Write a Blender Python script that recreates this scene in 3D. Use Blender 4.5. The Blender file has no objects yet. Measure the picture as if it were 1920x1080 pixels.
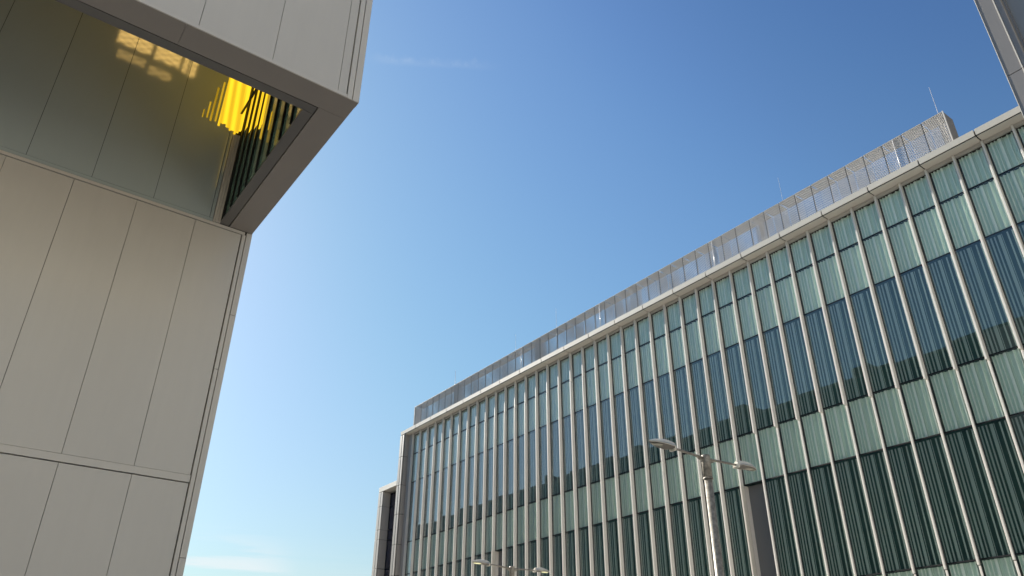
import bpy, bmesh, math, random
from mathutils import Matrix, Vector
from math import radians, sin, cos, pi

scene = bpy.context.scene
col = scene.collection
rnd = random.Random(7)
EYE = 1.6                       # eye height: heights below are written above the eye and shifted down to a ground at 0

# ------------------------------------------------------------------ camera
cam_d = bpy.data.cameras.new('camera')
cam_d.sensor_width = 36.0
cam_d.lens = 1437.995 / 1920 * 36.0
cam_d.clip_start = 0.1
cam_d.clip_end = 6000
cam = bpy.data.objects.new('camera', cam_d)
col.objects.link(cam)
yaw, pit, rol = radians(36.37614508), radians(29.42797973), radians(0.28132761)
fw = Vector((sin(yaw) * cos(pit), cos(yaw) * cos(pit), sin(pit)))
r0 = Vector((cos(yaw), -sin(yaw), 0))
u0 = r0.cross(fw)
rt = cos(rol) * r0 + sin(rol) * u0
up = rt.cross(fw)
M = Matrix((rt, up, -fw)).transposed().to_4x4()
M.translation = Vector((0, 0, EYE))
cam.matrix_world = M
scene.camera = cam

# ------------------------------------------------------------------ light
SUN_AZ, SUN_EL = -10.5, 30.0            # azimuth clockwise from +Y
sd = Vector((sin(radians(SUN_AZ)) * cos(radians(SUN_EL)), cos(radians(SUN_AZ)) * cos(radians(SUN_EL)), sin(radians(SUN_EL))))
sun_l = bpy.data.lights.new('sun', 'SUN')
sun_l.energy = 5.0
sun_l.angle = radians(0.53)
sun_l.color = (1.0, 0.93, 0.82)
sun = bpy.data.objects.new('sun', sun_l)
col.objects.link(sun)
sun.rotation_euler = sd.to_track_quat('Z', 'Y').to_euler()

world = bpy.data.worlds.new('World')
scene.world = world
world.use_nodes = True
wt = world.node_tree
wn, wl = wt.nodes, wt.links
wn.clear()


def N(nt, t, **kw):
    n = nt.nodes.new(t)
    for k, v in kw.items():
        setattr(n, k, v)
    return n


def math_node(nt, op, a, b=None, c=None, clamp=False):
    n = nt.nodes.new('ShaderNodeMath')
    n.operation = op
    n.use_clamp = clamp
    for i, v in enumerate((a, b, c)):
        if v is None:
            continue
        if isinstance(v, (int, float)):
            n.inputs[i].default_value = v
        else:
            nt.links.new(v, n.inputs[i])
    return n.outputs[0]


def map_range(nt, v, a, b, c=0.0, d=1.0, smooth=True):
    n = nt.nodes.new('ShaderNodeMapRange')
    n.interpolation_type = 'SMOOTHSTEP' if smooth else 'LINEAR'
    nt.links.new(v, n.inputs[0])
    for i, x in enumerate((a, b, c, d)):
        n.inputs[i + 1].default_value = x
    return n.outputs[0]


sky = N(wt, 'ShaderNodeTexSky', sky_type='NISHITA', sun_disc=False)
sky.sun_elevation = radians(SUN_EL)
sky.sun_rotation = radians(SUN_AZ)
sky.altitude = 100
sky.air_density = 1.8
sky.dust_density = 1.2
sky.ozone_density = 5.0
bg = N(wt, 'ShaderNodeBackground')
bg.inputs['Strength'].default_value = 0.050
wout = N(wt, 'ShaderNodeOutputWorld')
# thin high cloud: one old vapour trail and low streaks near the horizon, laid out by direction
geo = N(wt, 'ShaderNodeTexCoord')
D = geo.outputs['Generated']


def dirv(az, el):
    az, el = radians(az), radians(el)
    return Vector((sin(az) * cos(el), cos(az) * cos(el), sin(el)))


def dot(nt, sock, v):
    n = nt.nodes.new('ShaderNodeVectorMath')
    n.operation = 'DOT_PRODUCT'
    nt.links.new(sock, n.inputs[0])
    n.inputs[1].default_value = v
    return n.outputs['Value']


a, b = dirv(21.3, 45.0), dirv(35.6, 45.6)
nrm = a.cross(b).normalized()
mid = (a + b).normalized()
tan = nrm.cross(mid).normalized()
half = (b - a).length / 2
off = dot(wt, D, nrm)
along = dot(wt, D, tan)
noi = N(wt, 'ShaderNodeTexNoise')
noi.inputs['Scale'].default_value = 55
noi.inputs['Detail'].default_value = 5
noi.inputs['Roughness'].default_value = 0.6
wl.new(D, noi.inputs['Vector'])
nv = noi.outputs['Fac']
wob = math_node(wt, 'MULTIPLY_ADD', nv, 0.014, -0.007)
off2 = math_node(wt, 'ABSOLUTE', math_node(wt, 'ADD', off, wob))
m1 = map_range(wt, off2, 0.0, 0.0085, 1, 0)
m2 = map_range(wt, math_node(wt, 'ABSOLUTE', along), half * 0.55, half * 1.0, 1, 0)
m3 = map_range(wt, dot(wt, D, mid), 0.9, 0.95, 0, 1)
m4 = map_range(wt, nv, 0.36, 0.66, 0.3, 1)
trail = math_node(wt, 'MULTIPLY', math_node(wt, 'MULTIPLY', m1, m2), math_node(wt, 'MULTIPLY', m3, m4))
trail = math_node(wt, 'MULTIPLY', trail, 0.10)
# low streaks
mp = N(wt, 'ShaderNodeMapping')
mp.inputs['Scale'].default_value = (3.0, 3.0, 40.0)
mp.inputs['Rotation'].default_value = (0.0, 0.0, 0.0)
wl.new(D, mp.inputs['Vector'])
no2 = N(wt, 'ShaderNodeTexNoise')
no2.inputs['Scale'].default_value = 1.6
no2.inputs['Detail'].default_value = 6
no2.inputs['Roughness'].default_value = 0.55
no2.inputs['Distortion'].default_value = 0.4
wl.new(mp.outputs[0], no2.inputs['Vector'])
sep = N(wt, 'ShaderNodeSeparateXYZ')
wl.new(D, sep.inputs[0])
el = sep.outputs['Z']
band = math_node(wt, 'MULTIPLY', map_range(wt, el, 0.02, 0.10, 0.2, 1), map_range(wt, el, 0.125, 0.205, 1, 0))
low = math_node(wt, 'MULTIPLY', band, map_range(wt, no2.outputs['Fac'], 0.44, 0.60, 0.0, 1.0))
patch = map_range(wt, dot(wt, D, dirv(14.5, 8.2)), 0.9915, 0.9985, 0.12, 1.0)
low = math_node(wt, 'MULTIPLY', math_node(wt, 'MULTIPLY', low, patch), 1.0)
cl = math_node(wt, 'ADD', trail, low, clamp=True)
mix = N(wt, 'ShaderNodeMix', data_type='RGBA')
wl.new(cl, mix.inputs['Factor'])
hs = N(wt, 'ShaderNodeHueSaturation')
hs.inputs['Saturation'].default_value = 1.16
wl.new(sky.outputs[0], hs.inputs['Color'])
# grade of the clear sky: deeper away from the sun, softer towards the horizon
SKY_K = 0.1365
pre = N(wt, 'ShaderNodeVectorMath', operation='SCALE')
pre.inputs['Scale'].default_value = SKY_K
wl.new(hs.outputs[0], pre.inputs[0])
crv = N(wt, 'ShaderNodeRGBCurve')
crv.mapping.extend = 'EXTRAPOLATED'
crv.mapping.use_clip = False
for ch, pts in enumerate(([(0.095, 0.082), (0.125, 0.127), (0.174, 0.196), (0.352, 0.350), (0.638, 0.545)],
                          [(0.216, 0.180), (0.262, 0.250), (0.337, 0.372), (0.552, 0.590), (0.855, 0.785)],
                          [(0.407, 0.400), (0.480, 0.505), (0.591, 0.685), (0.811, 0.870), (0.900, 0.925)])):
    cm = crv.mapping.curves[ch]
    cm.points[1].location = (1.0, 0.71 if ch == 0 else 0.875 if ch == 1 else 1.0)
    for p_ in pts:
        cm.points.new(*p_)
crv.mapping.update()
wl.new(pre.outputs[0], crv.inputs['Color'])
post = N(wt, 'ShaderNodeVectorMath', operation='SCALE')
post.inputs['Scale'].default_value = 1.0 / SKY_K
wl.new(crv.outputs[0], post.inputs[0])
wl.new(post.outputs[0], mix.inputs['A'])
mix.inputs['B'].default_value = (7.0, 7.4, 7.6, 1)
wl.new(mix.outputs['Result'], bg.inputs['Color'])
wl.new(bg.outputs[0], wout.inputs['Surface'])

scene.view_settings.view_transform = 'Standard'
scene.view_settings.look = 'None'
scene.view_settings.exposure = 1.325
scene.view_settings.gamma = 1.0
scene.view_settings.use_curve_mapping = False
scene.cycles.max_bounces = 10
scene.cycles.diffuse_bounces = 4
scene.cycles.glossy_bounces = 5
scene.cycles.transparent_max_bounces = 16


# ------------------------------------------------------------------ materials
def mat_base(name):
    m = bpy.data.materials.new(name)
    m.use_nodes = True
    nt = m.node_tree
    nt.nodes.clear()
    o = nt.nodes.new('ShaderNodeOutputMaterial')
    p = nt.nodes.new('ShaderNodeBsdfPrincipled')
    nt.links.new(p.outputs[0], o.inputs['Surface'])
    return m, nt, p, o


def coated_metal(name, c, rough=0.42, metallic=0.0, spec=0.5, var=0.05, grime=0.10, vstretch=True, piece=0.05, scale=1.0):
    """painted metal: piece-to-piece tone, broad clouding, faint vertical run marks, uneven gloss"""
    m, nt, p, o = mat_base(name)
    g = nt.nodes.new('ShaderNodeNewGeometry')
    mp_ = nt.nodes.new('ShaderNodeMapping')
    mp_.inputs['Scale'].default_value = (3.2 * scale, 3.2 * scale, (0.35 if vstretch else 3.2) * scale)
    nt.links.new(g.outputs['Position'], mp_.inputs['Vector'])
    n1 = nt.nodes.new('ShaderNodeTexNoise')
    n1.inputs['Scale'].default_value = 2.5
    n1.inputs['Detail'].default_value = 6
    n1.inputs['Roughness'].default_value = 0.62
    nt.links.new(mp_.outputs[0], n1.inputs['Vector'])
    n2 = nt.nodes.new('ShaderNodeTexNoise')
    n2.inputs['Scale'].default_value = 0.55 * scale
    n2.inputs['Detail'].default_value = 3
    nt.links.new(g.outputs['Position'], n2.inputs['Vector'])
    oi = nt.nodes.new('ShaderNodeObjectInfo')
    f = math_node(nt, 'MULTIPLY_ADD', n1.outputs['Fac'], grime, 1.0 - grime * 0.5)
    f2 = math_node(nt, 'MULTIPLY_ADD', n2.outputs['Fac'], var * 2, 1.0 - var)
    f3 = math_node(nt, 'MULTIPLY_ADD', oi.outputs['Random'], piece, 1.0 - piece / 2)
    f = math_node(nt, 'MULTIPLY', math_node(nt, 'MULTIPLY', f, f2), f3)
    mx = nt.nodes.new('ShaderNodeVectorMath')
    mx.operation = 'SCALE'
    mx.inputs[0].default_value = c
    nt.links.new(f, mx.inputs['Scale'])
    nt.links.new(mx.outputs[0], p.inputs['Base Color'])
    r = math_node(nt, 'MULTIPLY_ADD', n1.outputs['Fac'], rough * 0.4, rough * 0.8)
    nt.links.new(r, p.inputs['Roughness'])
    p.inputs['Metallic'].default_value = metallic
    p.inputs['Specular IOR Level'].default_value = spec
    bmp = nt.nodes.new('ShaderNodeBump')
    bmp.inputs['Strength'].default_value = 0.05
    bmp.inputs['Distance'].default_value = 0.01
    nt.links.new(n2.outputs['Fac'], bmp.inputs['Height'])
    nt.links.new(bmp.outputs[0], p.inputs['Normal'])
    return m


def plain(name, c, rough=0.6, spec=0.3, metallic=0.0, noise=0.15, scale=6.0):
    m, nt, p, o = mat_base(name)
    g = nt.nodes.new('ShaderNodeNewGeometry')
    n1 = nt.nodes.new('ShaderNodeTexNoise')
    n1.inputs['Scale'].default_value = scale
    n1.inputs['Detail'].default_value = 5
    nt.links.new(g.outputs['Position'], n1.inputs['Vector'])
    f = math_node(nt, 'MULTIPLY_ADD', n1.outputs['Fac'], noise * 2, 1 - noise)
    mx = nt.nodes.new('ShaderNodeVectorMath')
    mx.operation = 'SCALE'
    mx.inputs[0].default_value = c
    nt.links.new(f, mx.inputs['Scale'])
    nt.links.new(mx.outputs[0], p.inputs['Base Color'])
    p.inputs['Roughness'].default_value = rough
    p.inputs['Specular IOR Level'].default_value = spec
    p.inputs['Metallic'].default_value = metallic
    return m


def glass(name, tint, f0_=0.08, wav=0.0):
    """clear tinted pane: sees through to what is behind and mirrors what is opposite"""
    m = bpy.data.materials.new(name)
    m.use_nodes = True
    nt = m.node_tree
    nt.nodes.clear()
    o = nt.nodes.new('ShaderNodeOutputMaterial')
    tr = nt.nodes.new('ShaderNodeBsdfTransparent')
    tr.inputs['Color'].default_value = (*tint, 1)
    gl = nt.nodes.new('ShaderNodeBsdfGlossy')
    gl.inputs['Roughness'].default_value = 0.0
    gl.inputs['Color'].default_value = (0.93, 0.97, 1.0, 1)
    mx = nt.nodes.new('ShaderNodeMixShader')
    g = nt.nodes.new('ShaderNodeNewGeometry')
    dp = nt.nodes.new('ShaderNodeVectorMath')
    dp.operation = 'DOT_PRODUCT'
    nt.links.new(g.outputs['Incoming'], dp.inputs[0])
    nt.links.new(g.outputs['Normal'], dp.inputs[1])
    c1 = math_node(nt, 'SUBTRACT', 1.0, math_node(nt, 'ABSOLUTE', dp.outputs['Value']), clamp=True)
    f0 = f0_
    fr = math_node(nt, 'MULTIPLY_ADD', math_node(nt, 'POWER', c1, 2.7), 1.0 - f0, f0)
    fr = math_node(nt, 'MULTIPLY', fr, math_node(nt, 'SUBTRACT', 1.0, g.outputs['Backfacing']))
    nt.links.new(fr, mx.inputs['Fac'])
    tt = nt.nodes.new('ShaderNodeVectorMath')      # the far face of the pane takes its share too
    tt.operation = 'SCALE'
    tt.inputs[0].default_value = tint
    nt.links.new(math_node(nt, 'SUBTRACT', 1.0, fr), tt.inputs['Scale'])
    nt.links.new(tt.outputs[0], tr.inputs['Color'])
    nt.links.new(tr.outputs[0], mx.inputs[1])
    nt.links.new(gl.outputs[0], mx.inputs[2])
    nt.links.new(mx.outputs[0], o.inputs['Surface'])
    if wav:
        n1 = nt.nodes.new('ShaderNodeTexNoise')
        n1.inputs['Scale'].default_value = 1.3
        n1.inputs['Detail'].default_value = 1
        nt.links.new(g.outputs['Position'], n1.inputs['Vector'])
        bmp = nt.nodes.new('ShaderNodeBump')
        bmp.inputs['Strength'].default_value = 1.0
        bmp.inputs['Distance'].default_value = wav
        nt.links.new(n1.outputs['Fac'], bmp.inputs['Height'])
        nt.links.new(bmp.outputs[0], gl.inputs['Normal'])
    return m


def lit(name, c, strength, pattern=None):
    m = bpy.data.materials.new(name)
    m.use_nodes = True
    nt = m.node_tree
    nt.nodes.clear()
    o = nt.nodes.new('ShaderNodeOutputMaterial')
    e = nt.nodes.new('ShaderNodeEmission')
    e.inputs['Color'].default_value = (*c, 1)
    e.inputs['Strength'].default_value = strength
    nt.links.new(e.outputs[0], o.inputs['Surface'])
    g = nt.nodes.new('ShaderNodeNewGeometry')
    if pattern == 'slats':
        w = nt.nodes.new('ShaderNodeTexWave')
        w.bands_direction = 'DIAGONAL'
        w.inputs['Scale'].default_value = 4.2
        w.inputs['Distortion'].default_value = 1.2
        w.inputs['Detail'].default_value = 2
        mpn = nt.nodes.new('ShaderNodeMapping')
        mpn.inputs['Scale'].default_value = (1, 1, 0.05)
        nt.links.new(g.outputs['Position'], mpn.inputs['Vector'])
        nt.links.new(mpn.outputs[0], w.inputs['Vector'])
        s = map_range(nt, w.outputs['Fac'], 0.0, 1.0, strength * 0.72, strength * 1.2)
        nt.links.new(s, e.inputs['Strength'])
    if pattern == 'perforated':
        sp = nt.nodes.new('ShaderNodeSeparateXYZ')
        nt.links.new(g.outputs['Position'], sp.inputs[0])
        sx = math_node(nt, 'SINE', math_node(nt, 'MULTIPLY', sp.outputs['X'], 2 * pi / 0.30))
        zz = math_node(nt, 'MULTIPLY_ADD', math_node(nt, 'SIGN', sx), 0.05, sp.outputs['Z'])
        sz = math_node(nt, 'SINE', math_node(nt, 'MULTIPLY', zz, 2 * pi / 0.17))
        s = map_range(nt, math_node(nt, 'MULTIPLY', math_node(nt, 'ABSOLUTE', sx), sz), -0.9, 0.9, strength * 1.35, strength * 0.35)
        nt.links.new(s, e.inputs['Strength'])
    return m


MT = {}
MT['clad'] = coated_metal('champagne_cladding', (0.535, 0.515, 0.465), rough=0.38, grime=0.085, var=0.07, piece=0.05)
MT['clad_face'] = MT['clad']
MT['trim'] = coated_metal('trim_metal', (0.565, 0.54, 0.485), rough=0.38, grime=0.06, piece=0.02)
MT['fin'] = coated_metal('fin_metal', (0.645, 0.625, 0.585), rough=0.36, grime=0.10, piece=0.06)
MT['cornice'] = coated_metal('cornice_metal', (0.58, 0.555, 0.50), rough=0.40, grime=0.09, piece=0.05, vstretch=False)
MT['jamb'] = coated_metal('jamb_metal', (0.44, 0.42, 0.39), rough=0.38, grime=0.12, piece=0.06)
MT['endm'] = coated_metal('end_panel_metal', (0.30, 0.285, 0.265), rough=0.36, grime=0.14, piece=0.08)
MT['wing_infill'] = coated_metal('wing_infill_panel', (0.20, 0.215, 0.23), rough=0.3, grime=0.08)
MT['joint'] = plain('joint_shadow_gap', (0.02, 0.02, 0.02), rough=0.8)
MT['gasket'] = plain('black_gasket', (0.012, 0.014, 0.016), rough=0.45)
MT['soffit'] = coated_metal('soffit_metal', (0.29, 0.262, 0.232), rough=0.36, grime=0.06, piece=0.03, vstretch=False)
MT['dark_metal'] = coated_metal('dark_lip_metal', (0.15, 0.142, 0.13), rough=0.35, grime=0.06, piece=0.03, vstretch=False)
MT['recess'] = coated_metal('polished_recess_metal', (0.40, 0.465, 0.465), rough=0.06, metallic=0.05, spec=1.0, grime=0.03, var=0.03, piece=0.02)
MT['recess'].node_tree.nodes['Principled BSDF'].inputs['IOR'].default_value = 1.42
MT['inner'] = coated_metal('inner_face_metal', (0.55, 0.53, 0.47), rough=0.4, grime=0.06)
MT['grey_panel'] = coated_metal('grey_louvre', (0.135, 0.142, 0.148), rough=0.35, grime=0.06)
MT['wing'] = coated_metal('wing_grey_metal', (0.21, 0.20, 0.19), rough=0.34, metallic=0.25, grime=0.08, piece=0.04)
MT['bright'] = coated_metal('bright_edge_metal', (0.62, 0.60, 0.56), rough=0.30, grime=0.06)
MT['mesh'] = coated_metal('expanded_metal', (0.58, 0.56, 0.535), rough=0.42, grime=0.12, piece=0.06, vstretch=False)
MT['post'] = plain('screen_post', (0.16, 0.155, 0.15), rough=0.5)
MT['steel'] = plain('bright_steel', (0.55, 0.55, 0.56), rough=0.3, metallic=0.3)
def cloth(name, c, piece=0.08):
    m, nt, p, o = mat_base(name)
    oi = nt.nodes.new('ShaderNodeObjectInfo')
    f3 = math_node(nt, 'MULTIPLY_ADD', oi.outputs['Random'], piece, 1.0 - piece / 2)
    mx = nt.nodes.new('ShaderNodeVectorMath')
    mx.operation = 'SCALE'
    mx.inputs[0].default_value = c
    nt.links.new(f3, mx.inputs['Scale'])
    nt.links.new(mx.outputs[0], p.inputs['Base Color'])
    p.inputs['Roughness'].default_value = 0.9
    p.inputs['Specular IOR Level'].default_value = 0.05
    return m


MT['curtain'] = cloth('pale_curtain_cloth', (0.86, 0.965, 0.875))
MT['curtain_shade'] = cloth('pale_curtain_fold_shade', (0.62, 0.775, 0.69))  # darker copy of the curtain cloth: shade of the folds put into the colour
MT['blind'] = cloth('grey_blind_cloth', (0.54, 0.60, 0.55))
MT['back'] = plain('dim_room', (0.075, 0.145, 0.130), rough=0.8)
MT['glass'] = glass('facade_glass', (0.985, 1.0, 0.992), f0_=0.055, wav=0.0002)
MT['vglass'] = glass('vision_glass', (0.92, 0.97, 0.96), f0_=0.11, wav=0.0002)
MT['dglass'] = plain('dark_green_glass', (0.012, 0.03, 0.026), rough=0.04, spec=0.8)
MT['street_glass'] = plain('street_side_glass', (0.05, 0.085, 0.085), rough=0.04, spec=0.7)
MT['seam'] = plain('cladding_seam', (0.11, 0.105, 0.095), rough=0.8)
MT['side_glass'] = plain('green_side_glass', (0.13, 0.23, 0.18), rough=0.06, spec=0.6)
MT['pglass'] = plain('purple_blue_glass', (0.02, 0.024, 0.05), rough=0.04, spec=0.9)
MT['bglass'] = glass('balustrade_glass', (0.75, 0.86, 0.92), f0_=0.12)
MT['core'] = plain('core_concrete', (0.12, 0.12, 0.12), rough=0.9)
MT['roof'] = plain('roof_membrane', (0.22, 0.22, 0.22), rough=0.9)
MT['gold'] = lit('golden_light_patch', (1.0, 0.60, 0.022), 0.50, 'slats')  # emission stands in for yellow light reflected in the recess
MT['gold_dim'] = lit('golden_light_patch_dim', (1.0, 0.60, 0.03), 0.20, 'slats')  # weaker emission for the faint reflected streaks
MT['amber'] = lit('added_amber_glow', (1.0, 0.60, 0.17), 3.0, 'perforated')  # added glow, there only for its reflection in the polished wall
MT['amber_dim'] = lit('added_amber_glow_dim', (1.0, 0.60, 0.17), 1.2, 'perforated')  # weaker added glow for the faint second copies of the reflection
MT['lamp_shell'] = coated_metal('lamp_shell', (0.74, 0.71, 0.62), rough=0.4, grime=0.15, vstretch=False, scale=4)
MT['lamp_under'] = plain('lamp_underside', (0.14, 0.13, 0.11), rough=0.5)
MT['lens'] = plain('lamp_lens', (0.26, 0.26, 0.20), rough=0.15, spec=0.7)
MT['lens_lit'] = lit('lamp_lens_lit', (1.0, 0.95, 0.55), 0.38)
MT['paving'] = plain('paving', (0.48, 0.45, 0.41), rough=0.9, scale=2.0)
MT['asphalt'] = plain('asphalt', (0.05, 0.05, 0.052), rough=0.9, scale=20)
MT['ground'] = plain('ground', (0.32, 0.30, 0.26), rough=0.95, scale=0.3)
MT['kerb'] = plain('kerb', (0.34, 0.33, 0.31), rough=0.9)
MT['white'] = plain('road_paint', (0.75, 0.75, 0.72), rough=0.7)


def galvanised():
    m, nt, p, o = mat_base('galvanised_steel')
    g = nt.nodes.new('ShaderNodeNewGeometry')
    v = nt.nodes.new('ShaderNodeTexVoronoi')
    v.inputs['Scale'].default_value = 26
    nt.links.new(g.outputs['Position'], v.inputs['Vector'])
    n1 = nt.nodes.new('ShaderNodeTexNoise')
    n1.inputs['Scale'].default_value = 14
    n1.inputs['Detail'].default_value = 6
    n1.inputs['Roughness'].default_value = 0.7
    nt.links.new(g.outputs['Position'], n1.inputs['Vector'])
    sp = nt.nodes.new('ShaderNodeSeparateColor')
    nt.links.new(v.outputs['Color'], sp.inputs[0])
    f = math_node(nt, 'ADD', math_node(nt, 'MULTIPLY', sp.outputs[0], 0.25), math_node(nt, 'MULTIPLY', map_range(nt, n1.outputs['Fac'], 0.35, 0.68), 0.75))
    cr = nt.nodes.new('ShaderNodeMix')
    cr.data_type = 'RGBA'
    nt.links.new(f, cr.inputs['Factor'])
    cr.inputs['A'].default_value = (0.15, 0.14, 0.122, 1)
    cr.inputs['B'].default_value = (0.40, 0.375, 0.315, 1)
    nt.links.new(cr.outputs['Result'], p.inputs['Base Color'])
    p.inputs['Metallic'].default_value = 0.1
    nt.links.new(math_node(nt, 'MULTIPLY_ADD', f, 0.2, 0.35), p.inputs['Roughness'])
    return m


MT['galv'] = galvanised()


# ------------------------------------------------------------------ builders
def Z(v):
    return v + EYE


def tag(o, label=None, cat=None, group=None, kind=None):
    if label:
        o['label'] = label
    if cat:
        o['category'] = cat
    if group:
        o['group'] = group
    if kind:
        o['kind'] = kind
    return o


def thing(name, loc, label, cat, group=None):
    o = bpy.data.objects.new(name, None)
    o.empty_display_size = 0.2
    col.objects.link(o)
    o.location = loc
    WL[o.name] = Vector(loc)
    return tag(o, label, cat, group)


WL = {}


def link(name, me, parent, at):
    o = bpy.data.objects.new(name, me)
    col.objects.link(o)
    at = Vector(at)
    if parent is not None:
        o.parent = parent
        o.location = at - WL[parent.name]
    else:
        o.location = at
    WL[o.name] = at
    return o


def mesh_from(name, verts, faces, mat, smooth=False):
    me = bpy.data.meshes.new(name)
    me.from_pydata(verts, [], faces)
    me.materials.append(mat)
    if smooth:
        me.shade_smooth()
    me.update()
    return me


BOXF = [(0, 3, 2, 1), (4, 5, 6, 7), (0, 1, 5, 4), (1, 2, 6, 5), (2, 3, 7, 6), (3, 0, 4, 7)]


def boxv(x0, x1, y0, y1, z0, z1):
    return [(x0, y0, z0), (x1, y0, z0), (x1, y1, z0), (x0, y1, z0), (x0, y0, z1), (x1, y0, z1), (x1, y1, z1), (x0, y1, z1)]


CACHE = {}


def box(name, mat, parent, x0, x1, y0, y1, z0, z1, bevel=0.0):
    """one box given by its corners in eye-relative heights; alike boxes share their mesh"""
    d = (round(x1 - x0, 4), round(y1 - y0, 4), round(z1 - z0, 4))
    key = (d, mat.name, bevel)
    if key not in CACHE:
        hx, hy, hz = d[0] / 2, d[1] / 2, d[2] / 2
        if bevel:
            bm = bmesh.new()
            vs = [bm.verts.new(v) for v in boxv(-hx, hx, -hy, hy, -hz, hz)]
            for f in BOXF:
                bm.faces.new([vs[i] for i in f])
            bmesh.ops.bevel(bm, geom=bm.edges[:], offset=bevel, segments=1, affect='EDGES')
            me = bpy.data.meshes.new(name)
            bm.to_mesh(me)
            bm.free()
            me.materials.append(mat)
        else:
            me = mesh_from(name, boxv(-hx, hx, -hy, hy, -hz, hz), BOXF, mat)
        CACHE[key] = me
    return link(name, CACHE[key], parent, ((x0 + x1) / 2, (y0 + y1) / 2, Z((z0 + z1) / 2)))


def boxes(name, mat, parent, lst, at=(0, 0, 0)):
    """several boxes that make one part"""
    vs, fs = [], []
    at = Vector(at)
    for b in lst:
        k = len(vs)
        vs += [(v[0] - at.x, v[1] - at.y, Z(v[2]) - at.z) for v in boxv(*b)]
        fs += [tuple(i + k for i in f) for f in BOXF]
    return link(name, mesh_from(name, vs, fs, mat), parent, at)


def tube_mesh(name, pts, radii, mat, seg=20, smooth=True, caps=True):
    vs, fs = [], []
    pts = [Vector(p) for p in pts]
    for i, p in enumerate(pts):
        t = (pts[min(i + 1, len(pts) - 1)] - pts[max(i - 1, 0)]).normalized()
        a = t.orthogonal().normalized() if abs(t.z) < 0.9 else Vector((1, 0, 0)).cross(t).normalized()
        b = t.cross(a)
        for k in range(seg):
            w = 2 * pi * k / seg
            vs.append(p + radii[i] * (cos(w) * a + sin(w) * b))
    for i in range(len(pts) - 1):
        for k in range(seg):
            k2 = (k + 1) % seg
            fs.append((i * seg + k, i * seg + k2, (i + 1) * seg + k2, (i + 1) * seg + k))
    if caps:
        fs.append(tuple(range(seg))[::-1])
        fs.append(tuple((len(pts) - 1) * seg + k for k in range(seg)))
    me = mesh_from(name, [tuple(v) for v in vs], fs, mat)
    if smooth:
        for p_ in me.polygons:
            p_.use_smooth = len(p_.vertices) == 4
    return me


# ------------------------------------------------------------------ ground, road, pavement
def sheet(name, mat, x0, x1, y0, y1, z0, z1):
    o = boxes(name, mat, None, [(x0, x1, y0, y1, z0 - EYE, z1 - EYE)])
    return tag(o, kind='structure')


sheet('ground', MT['ground'], -1500, 1500, -1500, 1500, -0.6, -0.16)
sheet('road', MT['asphalt'], 5.2, 10.4, -200, 200, -0.5, -0.12)
sheet('pavement', MT['paving'], 10.55, 18.4, -200, 200, -0.5, 0.0)
sheet('plaza', MT['paving'], -60, 5.05, -200, 200, -0.5, 0.0)
sheet('kerb', MT['kerb'], 5.05, 5.2, -200, 200, -0.5, 0.004)
sheet('kerb', MT['kerb'], 10.4, 10.55, -200, 200, -0.5, 0.004)
boxes_l = [(7.74, 7.86, -40 + 6 * i, -37 + 6 * i, -0.117 - EYE - 0.003, -0.113 - EYE) for i in range(24)]
tag(boxes('road_marking', MT['white'], None, boxes_l), kind='structure')

# ------------------------------------------------------------------ glass office building on the right
BAY = 0.7445
Y0 = 5.174
KMIN, KMAX = -4, 39
XG = 18.90                      # glass plane
XC = 18.50                      # cornice front
ROWS = [12.997, 11.963, 10.49, 7.566, 6.07, 3.162, 1.65]      # transom heights above the eye
off_b = thing('office_building', (18.9, 18.0, 0), 'long glass office building with pale vertical fins and flat metal cornice', 'building')

# dark rooms and roof
boxes('core', MT['core'], off_b, [(19.6, 40, 1.0, 34.9, -1.6, 13.0)])
FINW = 0.052


def fy(k):
    return Y0 + BAY * k


# curtain folds: pleat edges measured from the fin on the far side of each bay towards the near one
STR = [(0.02, 0.050), (0.122, 0.190), (0.262, 0.312), (0.392, 0.500), (0.540, 0.560), (0.705, 0.765), (0.88, 0.94)]
INW = BAY - FINW - 0.03


def curtain_mesh(h, seed):
    key = ('curtain', round(h, 3), seed)
    if key in CACHE:
        return CACHE[key]
    r = random.Random(seed)
    prof = [(0.0, 0.07)]
    for a_, b_ in STR:
        a_ += r.uniform(-.008, .008)
        b_ += r.uniform(-.008, .008)
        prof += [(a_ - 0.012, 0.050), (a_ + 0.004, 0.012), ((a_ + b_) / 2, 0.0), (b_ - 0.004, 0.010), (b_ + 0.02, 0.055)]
    prof.append((1.0, 0.06))
    prof = sorted(prof)
    vs, fs = [], []
    n = len(prof)
    for z in (-h / 2, h / 2):
        for t, d in prof:
            vs.append((d, INW * (0.5 - t), z))
    for i in range(n - 1):
        fs.append((i, i + 1, n + i + 1, n + i))
    me = mesh_from('curtain', vs, fs, MT['curtain'], smooth=False)
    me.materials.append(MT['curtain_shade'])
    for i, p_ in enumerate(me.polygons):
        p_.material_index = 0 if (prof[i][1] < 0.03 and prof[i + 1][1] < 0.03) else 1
    CACHE[key] = me
    return me


def blind_mesh(h, seed):
    key = ('blind', round(h, 3), seed)
    if key in CACHE:
        return CACHE[key]
    r = random.Random(seed)
    vs, fs = [], []
    for a_, b_ in STR:
        a_ += r.uniform(-.008, .008)
        b_ += r.uniform(-.008, .008)
        y0_, y1_ = INW * (0.5 - b_), INW * (0.5 - a_)
        k = len(vs)
        vs += boxv(-0.004, 0.004, y0_, y1_, -h / 2, h / 2)
        fs += [tuple(i + k for i in f) for f in BOXF]
    me = mesh_from('blind', vs, fs, MT['blind'])
    CACHE[key] = me
    return me


ODD = (11, 28)


def tilt(p_):
    """glazing is never set quite true: reflections step from pane to pane"""
    p_.rotation_euler = (0, rnd.gauss(0, 0.0022), rnd.gauss(0, 0.0022))


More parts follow.
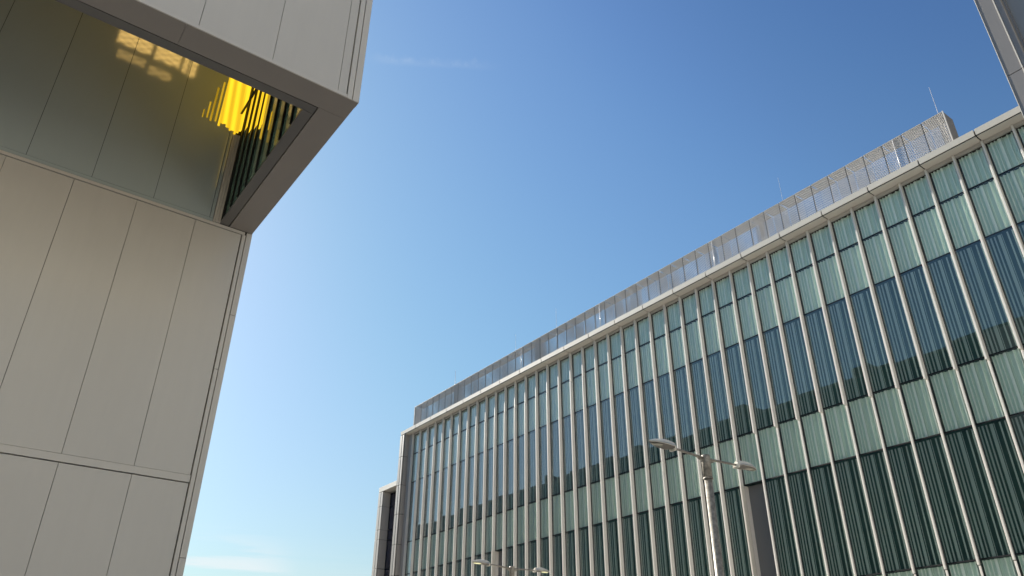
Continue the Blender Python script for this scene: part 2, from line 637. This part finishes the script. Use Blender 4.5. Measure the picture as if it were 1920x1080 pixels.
for k in range(KMIN, KMAX):
    ya, yb = fy(k) + FINW / 2 + 0.012, fy(k + 1) - FINW / 2 - 0.012
    for r in range(6):
        z1, z0 = ROWS[r] - 0.016, ROWS[r + 1] + 0.016
        light = r in (0, 1, 3, 5)
        yc, zc = (ya + yb) / 2, (z0 + z1) / 2
        if r == 4 and k in ODD:
            gp = box('grey_panel', MT['grey_panel'], off_b, 19.07, 19.10, ya, yb, z0, z1)
            gp['label'] = 'plain dark grey panel set back where a striped pane would be'
            jf = box('panel_reveal', MT['cornice'], off_b, 18.74, 18.90, yb - 0.002, yb + 0.045, z0, z1)
            jf = box('panel_reveal', MT['fin'], off_b, 18.908, 19.07, yb - 0.004, yb + 0.045, z0, z1)
            continue
        if light:
            p_ = box('spandrel_pane', MT['glass'], off_b, XG, XG + 0.012, ya, yb, z0, z1)
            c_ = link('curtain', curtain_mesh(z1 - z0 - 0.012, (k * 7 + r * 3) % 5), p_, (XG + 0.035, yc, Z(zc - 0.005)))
            tilt(p_)
        else:
            p_ = box('vision_pane', MT['vglass'], off_b, XG, XG + 0.012, ya, yb, z0, z1)
            c_ = link('blind', blind_mesh(z1 - z0 - 0.05, (k * 7 + r * 3) % 5), p_, (XG + 0.045, yc, Z(zc - 0.02)))
            tilt(p_)
    for r in range(6):
        zt = ROWS[r + 1] if r < 6 else ROWS[r]
        box('transom', MT['gasket'], off_b, XG - 0.010, XG + 0.03, ya - 0.008, yb + 0.008, zt - 0.014, zt + 0.014)
    # plinth wall of the ground floor
    box('plinth_panel', MT['grey_panel'], off_b, XG, XG + 0.05, ya, yb, -1.6, ROWS[6] - 0.02)
    # head fascia over each bay
    box('head_fascia', MT['jamb'], off_b, XG - 0.065, XG + 0.02, ya - 0.006, yb + 0.006, ROWS[0] - 0.01, 13.069)
# back of the shallow window boxes
boxes('back_wall', MT['back'], off_b, [(19.22, 19.26, fy(KMIN), fy(KMAX), -1.6, 13.0)])

# fins: storey pieces; the lower ones nearest the viewer are shallower than the rest
SEGS = [(13.060, 11.822), (11.806, 7.454), (7.438, 3.048), (3.032, -1.6)]


def fin_mesh(h, d, foot_d):
    key = ('fin', round(h, 3), d)
    if key not in CACHE:
        w = FINW / 2
        b_ = 0.005
        rows_ = []
        for z, dd in ((-h / 2, foot_d), (h / 2, d)):
            rows_.append([(0, -w, z), (-dd + b_, -w, z), (-dd, -w + b_, z), (-dd, w - b_, z), (-dd + b_, w, z), (0, w, z)])
        vs = rows_[0] + rows_[1]
        fs = [(i, i + 1, 7 + i, 6 + i) for i in range(5)] + [(5, 0, 6, 11), (5, 4, 3, 2, 1, 0), (6, 7, 8, 9, 10, 11)]
        CACHE[key] = mesh_from('fin', vs, fs, MT['fin'])
    return CACHE[key]


for k in range(KMIN, KMAX + 1):
    for j, (z1, z0) in enumerate(SEGS):
        d = 0.118 if j < 1 else 0.132 if (j < 2 or k >= 12) else (0.05 if j == 2 else 0.015)
        me = fin_mesh(z1 - z0, d + 0.02, d + 0.024)
        link('fin', me, off_b, (XG + 0.02, fy(k), Z((z1 + z0) / 2)))
    box('mullion_gasket', MT['gasket'], off_b, XG - 0.004, XG + 0.03, fy(k) - FINW / 2 - 0.012, fy(k) + FINW / 2 + 0.012, -1.6, 13.05)

# cornice: pieces two bays long, leaning face, dark drip groove, flat soffit
def cornice_piece(y0_, y1_):
    g = 0.017
    L = y1_ - y0_ - 2 * g
    key = ('cornice', round(L, 3))
    zt, zb = 13.275, 13.072
    if key not in CACHE:
        pr = [(0.0, zt - zb), (0.016, 0.030), (0.034, 0.030), (0.060, zt - zb - 0.01)]
        n = len(pr)
        vs = [(x, s * L / 2, z) for s in (-1, 1) for x, z in pr]
        fs = [(i, n + i, n + (i + 1) % n, (i + 1) % n) for i in range(n)]
        fs += [tuple(range(n)), tuple(range(2 * n - 1, n - 1, -1))]
        CACHE[key] = mesh_from('cornice_panel', vs, fs, MT['cornice'])
    link('cornice_panel', CACHE[key], off_b, (XC, (y0_ + y1_) / 2, Z(zb)))
    box('soffit_panel', MT['cornice'], off_b, XC + 0.052, 18.842, (y0_ + y1_) / 2 - L / 2, (y0_ + y1_) / 2 + L / 2, zb - 0.002, zb + 0.016)
    box('cap_panel', MT['cornice'], off_b, XC + 0.062, 19.4, (y0_ + y1_) / 2 - L / 2, (y0_ + y1_) / 2 + L / 2, zt - 0.012, zt - 0.002)


ks = list(range(KMIN, KMAX + 1, 2))
for i in range(len(ks) - 1):
    cornice_piece(fy(ks[i]), fy(ks[i + 1]))
cornice_piece(fy(ks[-1]), 34.99)
boxes('cornice_backing', MT['joint'], off_b, [(18.545, 19.3, fy(KMIN), 34.97, 13.092, 13.255)])
boxes('roof', MT['roof'], off_b, [(19.3, 40, 1.0, 34.95, 13.0, 13.2)])

# far end: upright frame of stacked panels
JZ = [13.068, 11.89, 10.416, 8.953, 7.50, 6.05, 4.6, 3.1, 1.6, -1.6]
for i in range(len(JZ) - 1):
    z1, z0 = JZ[i] - 0.012, JZ[i + 1] + 0.012
    box('end_panel', MT['endm'], off_b, 18.50, 18.54, 34.775, 34.985, z0, z1, bevel=0.004)
    box('end_panel', MT['jamb'], off_b, 18.51, 18.55, 34.60, 34.765, z0, z1, bevel=0.004)
    box('jamb_panel', MT['endm'], off_b, 18.57, 18.86, 34.56, 34.60, z0, z1, bevel=0.004)
boxes('end_backing', MT['joint'], off_b, [(18.56, 19.5, 34.605, 34.975, -1.6, 13.06)])
boxes('end_return', MT['jamb'], off_b, [(18.80, 19.2, 34.30, 34.55, -1.6, 13.05)])

# ------------------------------------------------------------------ mesh screen on the roof
XS = 18.97
SZ0, SZ1 = 13.20, 14.64
SDEP = 0.50
scr = thing('roof_screen', (XS, 20, Z(SZ0)), 'long expanded metal mesh screen standing on the flat roof edge', 'screen')


def exp_mesh(name, w, h, a_=0.066, p_=0.037, rib=0.0148, lean=0.008):
    """sheet of expanded metal in the local YZ plane: wavy strands joined into diamonds"""
    key = (name, round(w, 3), round(h, 3))
    if key in CACHE:
        return CACHE[key]
    n = max(2, int(round(w / (a_ / 2))))
    m = max(2, int(round(h / p_)))
    sy, sz = w / n, h / m
    vs, fs = [], []
    for j in range(m + 1):
        base = len(vs)
        for i in range(n + 1):
            z = -h / 2 + sz * (j + (0.42 if (i + j) % 2 else -0.42) * (0 if j in (0, m) else 1))
            y = -w / 2 + sy * i
            vs.append((-lean, y, z - rib))
            vs.append((lean, y, z + rib))
        for i in range(n):
            q = base + 2 * i
            fs.append((q, q + 2, q + 3, q + 1))
    me = mesh_from(name, vs, fs, MT['mesh'])
    CACHE[key] = me
    return me


PW = 0.597
YS0, YS1 = 5.86, 34.42
npan = int(round((YS1 - YS0) / PW))
PW = (YS1 - YS0) / npan
for i in range(npan):
    ya, yb = YS0 + PW * i, YS0 + PW * (i + 1)
    raised = 27.2 < (ya + yb) / 2 < 31.2
    zb = 13.56 if raised else SZ0
    h = SZ1 - zb
    yc = (ya + yb) / 2
    link('mesh_panel', exp_mesh('mesh_panel', PW - 0.03, h), scr, (XS, yc, Z((zb + SZ1) / 2)))
    link('back_panel', exp_mesh('mesh_panel', PW - 0.03, h), scr, (XS + SDEP, yc, Z((zb + SZ1) / 2)))
    o = link('top_panel', exp_mesh('top_panel', PW - 0.03, SDEP - 0.02), scr, (XS + SDEP / 2, yc, Z(SZ1)))
    o.rotation_euler = (0, pi / 2, 0)
    box('post', MT['post'], scr, XS + 0.012, XS + 0.052, ya - 0.011, ya + 0.011, zb, SZ1 - 0.01)
    if raised:
        box('glass_upstand', MT['bglass'], scr, XS + 0.03, XS + 0.045, ya + 0.02, yb - 0.02, SZ0 + 0.05, zb - 0.06)
        box('rail', MT['post'], scr, XS - 0.01, XS + 0.06, ya + 0.012, yb - 0.012, zb - 0.035, zb - 0.005)
        if i % 2 == 0:
            box('rail_bracket', MT['steel'], scr, XS - 0.02, XS + 0.02, ya - 0.04, ya + 0.04, SZ0 + 0.02, zb - 0.05)
# cross pieces at the ends and at every thirteenth panel
for y_ in [YS0 + 0.02, YS0 + PW * 10.4, YS0 + PW * 20.3, YS0 + PW * 30.3, YS0 + PW * 41.3, YS1 - 0.02]:
    for dx in (0, 0.17):
        o = link('cross_panel', exp_mesh('cross_panel', SDEP - 0.02, SZ1 - SZ0), scr, (XS + SDEP / 2, y_ + dx, Z((SZ0 + SZ1) / 2)))
        o.rotation_euler = (0, 0, pi / 2)
box('end_post', MT['mesh'], scr, XS - 0.02, XS + 0.02, YS0 - 0.035, YS0 - 0.005, SZ0, SZ1 + 0.01)
box('end_post', MT['post'], scr, XS - 0.02, XS + 0.02, YS1 + 0.005, YS1 + 0.035, SZ0, SZ1 + 0.01)
box('end_cap', MT['post'], scr, XS + 0.03, XS + SDEP + 0.02, YS0 - 0.03, YS0 - 0.005, SZ0, SZ1 - 0.02)

# lightning rods
ROD_LABELS = ['bright thin lightning rod nearest the right end of the mesh screen',
              'faint hair-thin lightning rod above the screen right of the picture middle',
              'thin lightning rod above the middle of the mesh screen, pale against sky',
              'hardly visible lightning rod left of the middle of the mesh screen',
              'short lightning rod with a bright thick foot near the left screen end']
for i, (y_, z1, rr) in enumerate([(6.088, 15.66, 0.008), (11.18, 15.77, 0.006), (22.81, 15.75, 0.007), (25.763, 15.65, 0.006), (30.73, 15.45, 0.012)]):
    me = tube_mesh('lightning_rod', [(0, 0, 0), (0, 0, 1.2), (0, 0, z1 - 13.2)], [rr * 1.6, rr * 1.1, rr * 0.55], MT['steel'], seg=8)
    o = link('lightning_rod', me, None, (19.02 if i in (0, 4) else 19.2, y_ - (0.12 if i in (0, 4) else 0), Z(13.2)))
    tag(o, ROD_LABELS[i], 'lightning rod', 'lightning rods along the roof screen')
for y_ in (7.30, 14.0, 19.8, 25.0):
    o = link('down_rod', tube_mesh('down_rod', [(0, 0, 0), (0, 0, 1.42)], [0.012, 0.012], MT['steel'], seg=8), scr, (XS - 0.02, y_, Z(13.2)))

# ------------------------------------------------------------------ lower wing beyond the far end
low_b = thing('low_wing', (18.9, 40, 0), 'lower building with deep pale metal frame beyond the far end of the glass facade', 'building')
WZ = [10.45, 9.686, 8.505, 8.017, 6.6, 5.0, 3.0, -1.6]
for i in range(len(WZ) - 1):
    z1, z0 = WZ[i] - 0.01, WZ[i + 1] + 0.01
    box('frame_panel', MT['jamb'], low_b, 18.50, 18.54, 36.66, 36.90, z0, z1, bevel=0.004)
    box('frame_panel', MT['jamb'], low_b, 18.508, 18.548, 36.44, 36.65, z0, z1, bevel=0.004)
    box('jamb_panel', MT['jamb'], low_b, 18.56, 18.95, 36.44, 36.48, z0, z1)
    box('window_pane', MT['pglass'], low_b, 18.99, 19.02, 35.0, 36.44, z0 + 0.02, z1 - 0.02)
    box('window_bar', MT['gasket'], low_b, 18.975, 19.03, 35.0, 36.44, z0 - 0.03, z0 + 0.015)
box('frame_top', MT['trim'], low_b, 18.50, 19.6, 35.0, 36.90, 10.47, 10.72, bevel=0.004)
boxes('wing_body', MT['core'], low_b, [(18.57, 34, 36.5, 36.88, -1.6, 10.44), (19.03, 34, 34.98, 36.5, -1.6, 10.44)])

# ------------------------------------------------------------------ clad building on the left
cl_b = thing('clad_building', (-3, 30, 0), 'beige metal clad building with overhanging upper storey and framed opening in its soffit', 'building')
WY = 12.0
FY = 7.82
XR = 3.068
SOF = 7.541
boxes('core', MT['seam'], cl_b, [(-14, 3.03, 12.04, 62, -1.6, 7.49)])
SEAM_L = [2.088 - 0.9465 * i for i in range(11)]
TH = 0.035
GAP = 0.0032


def wall_panels(name, mat, y, seams, xr, z0, z1, thick=TH):
    xs = [xr] + seams
    for i in range(len(xs) - 1):
        box(name, mat, cl_b, xs[i + 1] + GAP, xs[i] - GAP, y, y + thick, z0, z1, bevel=0.002)


wall_panels('wall_panel', MT['clad'], WY, SEAM_L, 2.884, 3.178, 7.466)
wall_panels('wall_panel', MT['clad'], WY, SEAM_L, 2.884, -1.58, 3.052)
# horizontal trims
box('ledge_trim', MT['trim'], cl_b, -8, 0.33, WY - 0.014, WY + 0.034, 3.066, 3.172, bevel=0.003)
box('ledge_trim', MT['trim'], cl_b, 0.335, 2.888, WY - 0.014, WY + 0.034, 3.066, 3.172, bevel=0.003)
box('head_trim', MT['trim'], cl_b, -8, 2.94, WY - 0.010, WY + 0.034, 7.478, 7.536, bevel=0.003)
# corner trims
for z0, z1 in ((-1.6, 1.3), (1.306, 4.9), (4.906, 7.476)):
    box('corner_trim', MT['trim'], cl_b, 2.902, 2.962, WY - 0.010, WY + 0.05, z0, z1, bevel=0.003)
for z0, z1 in ((-1.6, 2.0), (2.006, 5.9), (5.906, 7.536)):
    box('corner_trim', MT['trim'], cl_b, 2.974, XR, WY - 0.010, WY + 0.12, z0, z1, bevel=0.003)

# upper storey, front face
SEAM_U = [2.745, 1.806, 0.843] + [0.843 - 0.9465 * i for i in range(1, 10)]
UP = 14.9 + 0.0
for z0, z1 in ((7.612, 11.85), (11.95, 14.9)):
    xs = [2.874] + SEAM_U
    for i in range(len(xs) - 1):
        box('wall_panel', MT['clad'], cl_b, xs[i + 1] + GAP, xs[i] - GAP, FY, FY + TH, z0, z1, bevel=0.002)
    box('corner_trim', MT['trim'], cl_b, 2.890, 2.962, FY - 0.010, FY + 0.05, z0 - (0.068 if z0 < 8 else 0.09), z1, bevel=0.003)
    box('corner_trim', MT['trim'], cl_b, 2.974, XR, FY - 0.010, FY + 0.12, z0 - (0.068 if z0 < 8 else 0.09), z1, bevel=0.003)
box('base_trim', MT['trim'], cl_b, -8, 2.886, FY - 0.012, FY + 0.034, 7.545, 7.604, bevel=0.003)
box('ledge_trim', MT['trim'], cl_b, -8, 2.886, FY - 0.012, FY + 0.034, 11.86, 11.94, bevel=0.003)
boxes('upper_core', MT['seam'], cl_b, [(-14, 3.03, FY + 0.04, 8.30, 7.60, 14.85)])
# soffit ring
box('soffit_panel', MT['soffit'], cl_b, 0.712, 3.06, FY + 0.004, 8.232, SOF, SOF + 0.03)
box('soffit_panel', MT['soffit'], cl_b, -8, 0.708, FY + 0.004, 8.232, SOF, SOF + 0.03)
box('soffit_panel', MT['soffit'], cl_b, 2.655, 3.06, 8.236, 11.985, SOF, SOF + 0.03)
# inner lip, dark gap between
box('soffit_lip', MT['dark_metal'], cl_b, -8, 2.64, 8.250, 8.408, SOF + 0.004, SOF + 0.03)
box('soffit_lip', MT['dark_metal'], cl_b, 2.485, 2.64, 8.412, 11.985, SOF + 0.004, SOF + 0.03)
boxes('soffit_backing', MT['joint'], cl_b, [(-8, 3.03, FY + 0.05, 8.40, SOF + 0.035, SOF + 0.06), (2.49, 3.03, 8.40, 11.99, SOF + 0.035, SOF + 0.06)])
# inside of the opening: polished wall, side glazing, inner front and ceiling
SEAM_R = [2.30, 1.366, 0.412, -0.525] + [-0.525 - 0.9465 * i for i in range(1, 8)]
RT = 14.4
xs = [2.36] + SEAM_R
for i in range(len(xs) - 1):
    box('recess_panel', MT['recess'], cl_b, xs[i + 1] + GAP, xs[i] - GAP, WY + 0.004, WY + 0.03, 7.61, RT, bevel=0.0015)
box('recess_base', MT['recess'], cl_b, -8, 2.36, WY + 0.002, WY + 0.03, 7.545, 7.604)
for x0, x1, d_ in ((2.366, 2.40, 0.012), (2.404, 2.445, 0.024), (2.449, 2.485, 0.036)):
    box('recess_trim', MT['inner'], cl_b, x0, x1, WY - d_, WY + 0.03, 7.545, 9.50)
    box('recess_trim', MT['inner'], cl_b, x0, x1, WY - d_, WY + 0.03, 11.3, RT)
    box('light_patch_strip', MT['gold'], cl_b, x0, x1, WY - d_, WY + 0.03, 9.52 + (x1 - 2.4) * 1.5, 11.28)  # glowing strip in place of reflected yellow light
boxes('recess_backing', MT['joint'], cl_b, [(-8, 3.03, WY + 0.04, WY + 0.2, 7.5, 14.9)])
XSG = 2.500
MY = [11.955, 11.80, 11.45, 11.10, 10.74, 10.27, 9.77, 9.29, 8.85, 8.42]
GOLD = {0: 9.72, 1: 9.50, 2: 9.20, 3: 9.05}
for i in range(len(MY) - 1):
    y1, y0 = MY[i] - 0.016, MY[i + 1] + 0.016
    if i in GOLD:
        zb = GOLD[i]
        box('side_pane', MT['side_glass'], cl_b, XSG, XSG + 0.02, y0, y1, SOF + 0.06, zb - 0.004)
        g_ = box('light_patch_pane', MT['gold'], cl_b, XSG + 0.002, XSG + 0.02, y0, y1, zb + 0.004, 11.4)  # glowing pane in place of the patch of yellow light
        box('side_pane', MT['side_glass'], cl_b, XSG, XSG + 0.02, y0, y1, 11.41, RT)
    else:
        box('side_pane', MT['side_glass'], cl_b, XSG, XSG + 0.02, y0, y1, SOF + 0.06, RT)
for y_ in MY[1:-1]:
    box('side_mullion', MT['gasket'], cl_b, XSG - 0.035, XSG + 0.03, y_ - 0.016, y_ + 0.016, SOF + 0.05, RT)
# narrow glowing strips that draw streaks of yellow light beside the panes
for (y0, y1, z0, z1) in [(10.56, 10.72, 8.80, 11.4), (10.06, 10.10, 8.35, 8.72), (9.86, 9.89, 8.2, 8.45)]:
    box('light_patch_slat', MT['gold'] if y1 > 10.2 else MT['gold_dim'], cl_b, XSG - 0.012, XSG - 0.002, y0, y1, z0, z1)
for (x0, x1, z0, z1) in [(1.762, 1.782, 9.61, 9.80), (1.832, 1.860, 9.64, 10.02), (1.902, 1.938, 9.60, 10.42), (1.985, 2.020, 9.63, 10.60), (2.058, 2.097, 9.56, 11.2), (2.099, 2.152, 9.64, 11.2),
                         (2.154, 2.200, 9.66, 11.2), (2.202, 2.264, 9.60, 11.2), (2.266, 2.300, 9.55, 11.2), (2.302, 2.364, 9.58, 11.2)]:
    box('light_patch_strip', MT['gold'] if x0 > 2.05 else MT['gold_dim'], cl_b, x0, x1, WY - 0.004, WY + 0.003, z0, z1)  # glowing strips laid along the streaks of reflected yellow light
o = link('stay_bar', tube_mesh('stay_bar', [(2.42, 11.22, Z(10.06)), (2.42, 11.995, Z(10.03))], [0.022, 0.022], MT['gasket'], seg=10), cl_b, (0, 0, 0))
boxes('side_body', MT['core'], cl_b, [(2.53, 3.02, 8.42, 11.98, 7.61, 14.9)])
boxes('inner_front', MT['inner'], cl_b, [(-8, 2.49, 8.31, 8.40, 7.58, RT)])
boxes('recess_ceiling', MT['inner'], cl_b, [(-8, 2.49, 8.31, 11.99, RT + 0.01, RT + 0.2)])
boxes('recess_end', MT['inner'], cl_b, [(-8.2, -8.01, 7.9, 12, 7.6, 14.9)])
# added glowing amber screens out of view, mirrored as yellow patches in the polished wall
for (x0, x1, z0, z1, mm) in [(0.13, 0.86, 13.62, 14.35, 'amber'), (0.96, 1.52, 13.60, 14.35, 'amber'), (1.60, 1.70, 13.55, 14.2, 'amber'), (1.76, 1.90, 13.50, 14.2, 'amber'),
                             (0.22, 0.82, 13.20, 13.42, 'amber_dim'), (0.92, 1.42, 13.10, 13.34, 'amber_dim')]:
    box('added_glow_screen', MT[mm], cl_b, x0, x1, 8.402, 8.42, z0, z1)

# body above and behind, roof edge with plant that breaks the skyline
boxes('upper_body', MT['core'], cl_b, [(-14, 3.02, WY + 0.25, 62, 7.6, 14.9)])
boxes('roof', MT['roof'], cl_b, [(-14, 3.05, FY + 0.02, 62, 14.91, 15.0)])
for (y0, y1, x0, x1, h) in [(9, 10.2, -6, 2.4, 0.25), (11, 13.5, -4, 2.2, 0.4), (15, 17, -5, 2.2, 0.3), (18, 18.8, -2, 2.4, 0.75), (20.5, 24, -3, 2.0, 0.35), (25.5, 26.1, -3, 2.6, 0.9), (28, 32, -6, 2.0, 0.3),
                            (34, 35, -3, 2.4, 0.6), (36.5, 41, -5, 2.4, 0.4), (43, 44, -3, 2.4, 0.85), (46, 52, -5, 2.3, 0.35), (54, 56, -4, 2.3, 0.6)]:
    box('roof_plant', MT['dark_metal'], cl_b, x0, x1, y0, y1, 15.0, 15.0 + h)
# street side: dark glazing between slim mullions
for i in range(52):
    y0 = 12.15 + 0.95 * i
    for z0, z1 in ((-1.5, 3.0), (3.1, 7.45), (7.65, 11.8), (11.9, 14.85)):
        box('street_pane', MT['street_glass'], cl_b, 3.032, 3.05, y0 + 0.03, y0 + 0.92, z0, z1)
    box('street_mullion', MT['grey_panel'], cl_b, 3.032, 3.10, y0 - 0.025, y0 + 0.025, -1.6, 14.9)
box('side_cladding', MT['clad'], cl_b, 3.03, 3.06, FY + 0.13, 12.12, 7.56, 14.9)

# ------------------------------------------------------------------ taller wing at the right edge
tw = thing('corner_wing', (17, -2, 0), 'tall grey metal clad wing cutting the top right corner of the view', 'building')
TX = 15.0
for z0, z1 in ((-1.6, 2.9), (2.92, 7.2), (7.22, 11.535), (11.55, 15.9), (15.92, 20.2)):
    box('wing_panel', MT['wing'], tw, TX, TX + 0.04, 2.998, 3.284, z0, z1, bevel=0.003)
    box('wing_panel', MT['wing'], tw, TX + 0.006, TX + 0.046, 2.868, 2.972, z0, z1, bevel=0.003)
    box('wing_edge', MT['bright'], tw, TX - 0.012, TX + 0.03, 2.976, 2.992, z0, z1)
    box('wing_edge', MT['bright'], tw, TX - 0.010, TX + 0.03, 3.286, 3.297, z0, z1)
    for j in range(5):
        box('infill_panel', MT['wing_infill'], tw, TX + 0.2, TX + 0.23, 2.84 - 1.2 * (j + 1) + 0.02, 2.84 - 1.2 * j - 0.02, z0, z1)
        box('wing_mullion', MT['wing'], tw, TX + 0.1, TX + 0.26, 2.84 - 1.2 * j - 0.02, 2.84 - 1.2 * j + 0.02, z0, z1)
boxes('wing_body', MT['core'], tw, [(TX + 0.27, 40, -12, 3.27, -1.6, 20.2)])

# ------------------------------------------------------------------ unseen pale building behind the viewer, added to bounce warm light
sq = thing('added_bounce_building', (-6, -40, 0), 'unseen pale stone building added behind the viewer to bounce warm light', 'building')
MT['stone'] = plain('pale_stone', (0.44, 0.41, 0.37), rough=0.8, scale=0.8)
boxes('wall', MT['stone'], sq, [(-42, 12, -40, -27, -1.6, 22)])
for i in range(13):
    for j in range(5):
        box('window', MT['dglass'], sq, -40 + 4 * i, -38.6 + 4 * i, -27.02, -26.98, 1.2 + 4 * j, 3.2 + 4 * j)

# ------------------------------------------------------------------ street lamps
def lamp(P, label, lit_on, z_top):
    t = thing('street_lamp', (P[0], P[1], 0), label, 'street lamp', 'twin-arm street lamps along the facade')
    ht = Z(z_top)
    base = Vector((P[0], P[1], 0))
    link('pole', tube_mesh('pole', [(0, 0, 0), (0, 0, ht - 0.36)], [0.077, 0.058], MT['galv'], seg=28), t, base)
    link('collar', tube_mesh('collar', [(0, 0, ht - 0.372), (0, 0, ht - 0.348)], [0.074, 0.074], MT['galv'], seg=28), t, base)
    link('sleeve', tube_mesh('sleeve', [(0, 0, ht - 0.347), (0, 0, ht - 0.03), (0, 0, ht - 0.004), (0, 0, ht)], [0.067, 0.067, 0.062, 0.045], MT['galv'], seg=28), t, base)
    for s in (-1, 1):
        z = ht - 0.055
        arm = tube_mesh('arm', [(s * 0.05, 0, z), (s * 0.80, 0, z + 0.035)], [0.019, 0.017], MT['galv'], seg=14)
        link('arm', arm, t, base)
        br = mesh_from('bracket', [(s * x, y, zz) for x, zz in ((0.06, z - 0.022), (0.20, z - 0.020), (0.06, z - 0.075)) for y in (-0.008, 0.008)],
                       [(0, 2, 4), (1, 5, 3), (0, 1, 3, 2), (2, 3, 5, 4), (4, 5, 1, 0)], MT['galv'])
        link('bracket', br, t, base)
        # head: long leaf-shaped shell, domed on top, flat below with an oval lens near its tip
        n, mring = 22, 10
        x0, x1 = 0.72, 1.20
        vs, fs = [], []
        prof = []
        for i in range(n + 1):
            u = i / n
            wdt = 0.102 * (min(1, (u / 0.12 + 0.35)) if u < 0.08 else 1) * (1 - max(0, (u - 0.35) / 0.65) ** 2.2 * 0.93)
            hgt = 0.098 * (0.75 + 0.5 * u if u < 0.3 else 0.9 * (1 - ((u - 0.3) / 0.7) ** 1.8 * 0.88))
            zz = z + 0.035 + 0.018 * u
            prof.append((x0 + (x1 - x0) * u, wdt, hgt, zz))
            for k in range(mring + 1):
                w = pi * k / mring
                vs.append((s * prof[-1][0], wdt * cos(w), zz - 0.012 + hgt * sin(w) ** 0.8))
        for i in range(n):
            for k in range(mring):
                q = i * (mring + 1) + k
                fs.append((q, q + 1, q + mring + 2, q + mring + 1))
        fs.append(tuple(range(mring + 1)))
        bot = len(vs)
        for (x, wdt, hgt, zz) in prof:
            vs.append((s * x, wdt, zz - 0.022))
            vs.append((s * x, -wdt, zz - 0.022))
        for i in range(n):
            fs.append((i * (mring + 1), (i + 1) * (mring + 1), bot + 2 * i + 2, bot + 2 * i))
            fs.append((i * (mring + 1) + mring, (i + 1) * (mring + 1) + mring, bot + 2 * i + 3, bot + 2 * i + 1))
        hd = mesh_from('lamp_head', vs, fs, MT['lamp_shell'])
        for p_ in hd.polygons:
            p_.use_smooth = len(p_.vertices) == 4
        ho = link('lamp_head', hd, t, base)
        # underside plate and lens
        vs2, fs2 = [], []
        for (x, wdt, hgt, zz) in prof:
            vs2 += [(s * x, wdt * 0.97, zz - 0.0215), (s * x, 0, zz - 0.030), (s * x, -wdt * 0.97, zz - 0.0215)]
        for i in range(n):
            q = 3 * i
            fs2 += [(q, q + 3, q + 4, q + 1), (q + 1, q + 4, q + 5, q + 2)]
        link('underside', mesh_from('underside', vs2, fs2, MT['lamp_under'], smooth=True), ho, base)
        vs3, fs3 = [], []
        cx, cz = 1.045, z + 0.035 + 0.018 * 0.68 - 0.034
        for rr, dz in ((1.0, 0.004), (0.8, -0.006), (0.0, -0.012)):
            for k in range(24):
                w = 2 * pi * k / 24
                vs3.append((s * (cx + 0.115 * rr * cos(w)), 0.056 * rr * sin(w) * (1 - 0.25 * cos(w)), cz + dz))
        for r_ in range(2):
            for k in range(24):
                k2 = (k + 1) % 24
                fs3.append((r_ * 24 + k, r_ * 24 + k2, (r_ + 1) * 24 + k2, (r_ + 1) * 24 + k))
        link('lens', mesh_from('lens', vs3, fs3, MT['lens_lit'] if lit_on else MT['lens'], smooth=True), ho, base)
        box('clamp', MT['lamp_shell'], ho, P[0] + min(s * 0.69, s * 0.735), P[0] + max(s * 0.69, s * 0.735), P[1] - 0.06, P[1] + 0.06, z_top - 0.075, z_top + 0.005, bevel=0.012)
    link('base_plate', tube_mesh('base_plate', [(0, 0, 0.002), (0, 0, 0.03)], [0.2, 0.2], MT['galv'], seg=20), t, base)


lamp((9.11, 7.405), 'near twin-arm street lamp with mottled grey pole and unlit heads', False, 3.52)
lamp((11.95, 16.168), 'smaller far twin-arm street lamp with lit heads at the bottom edge', True, 3.36)
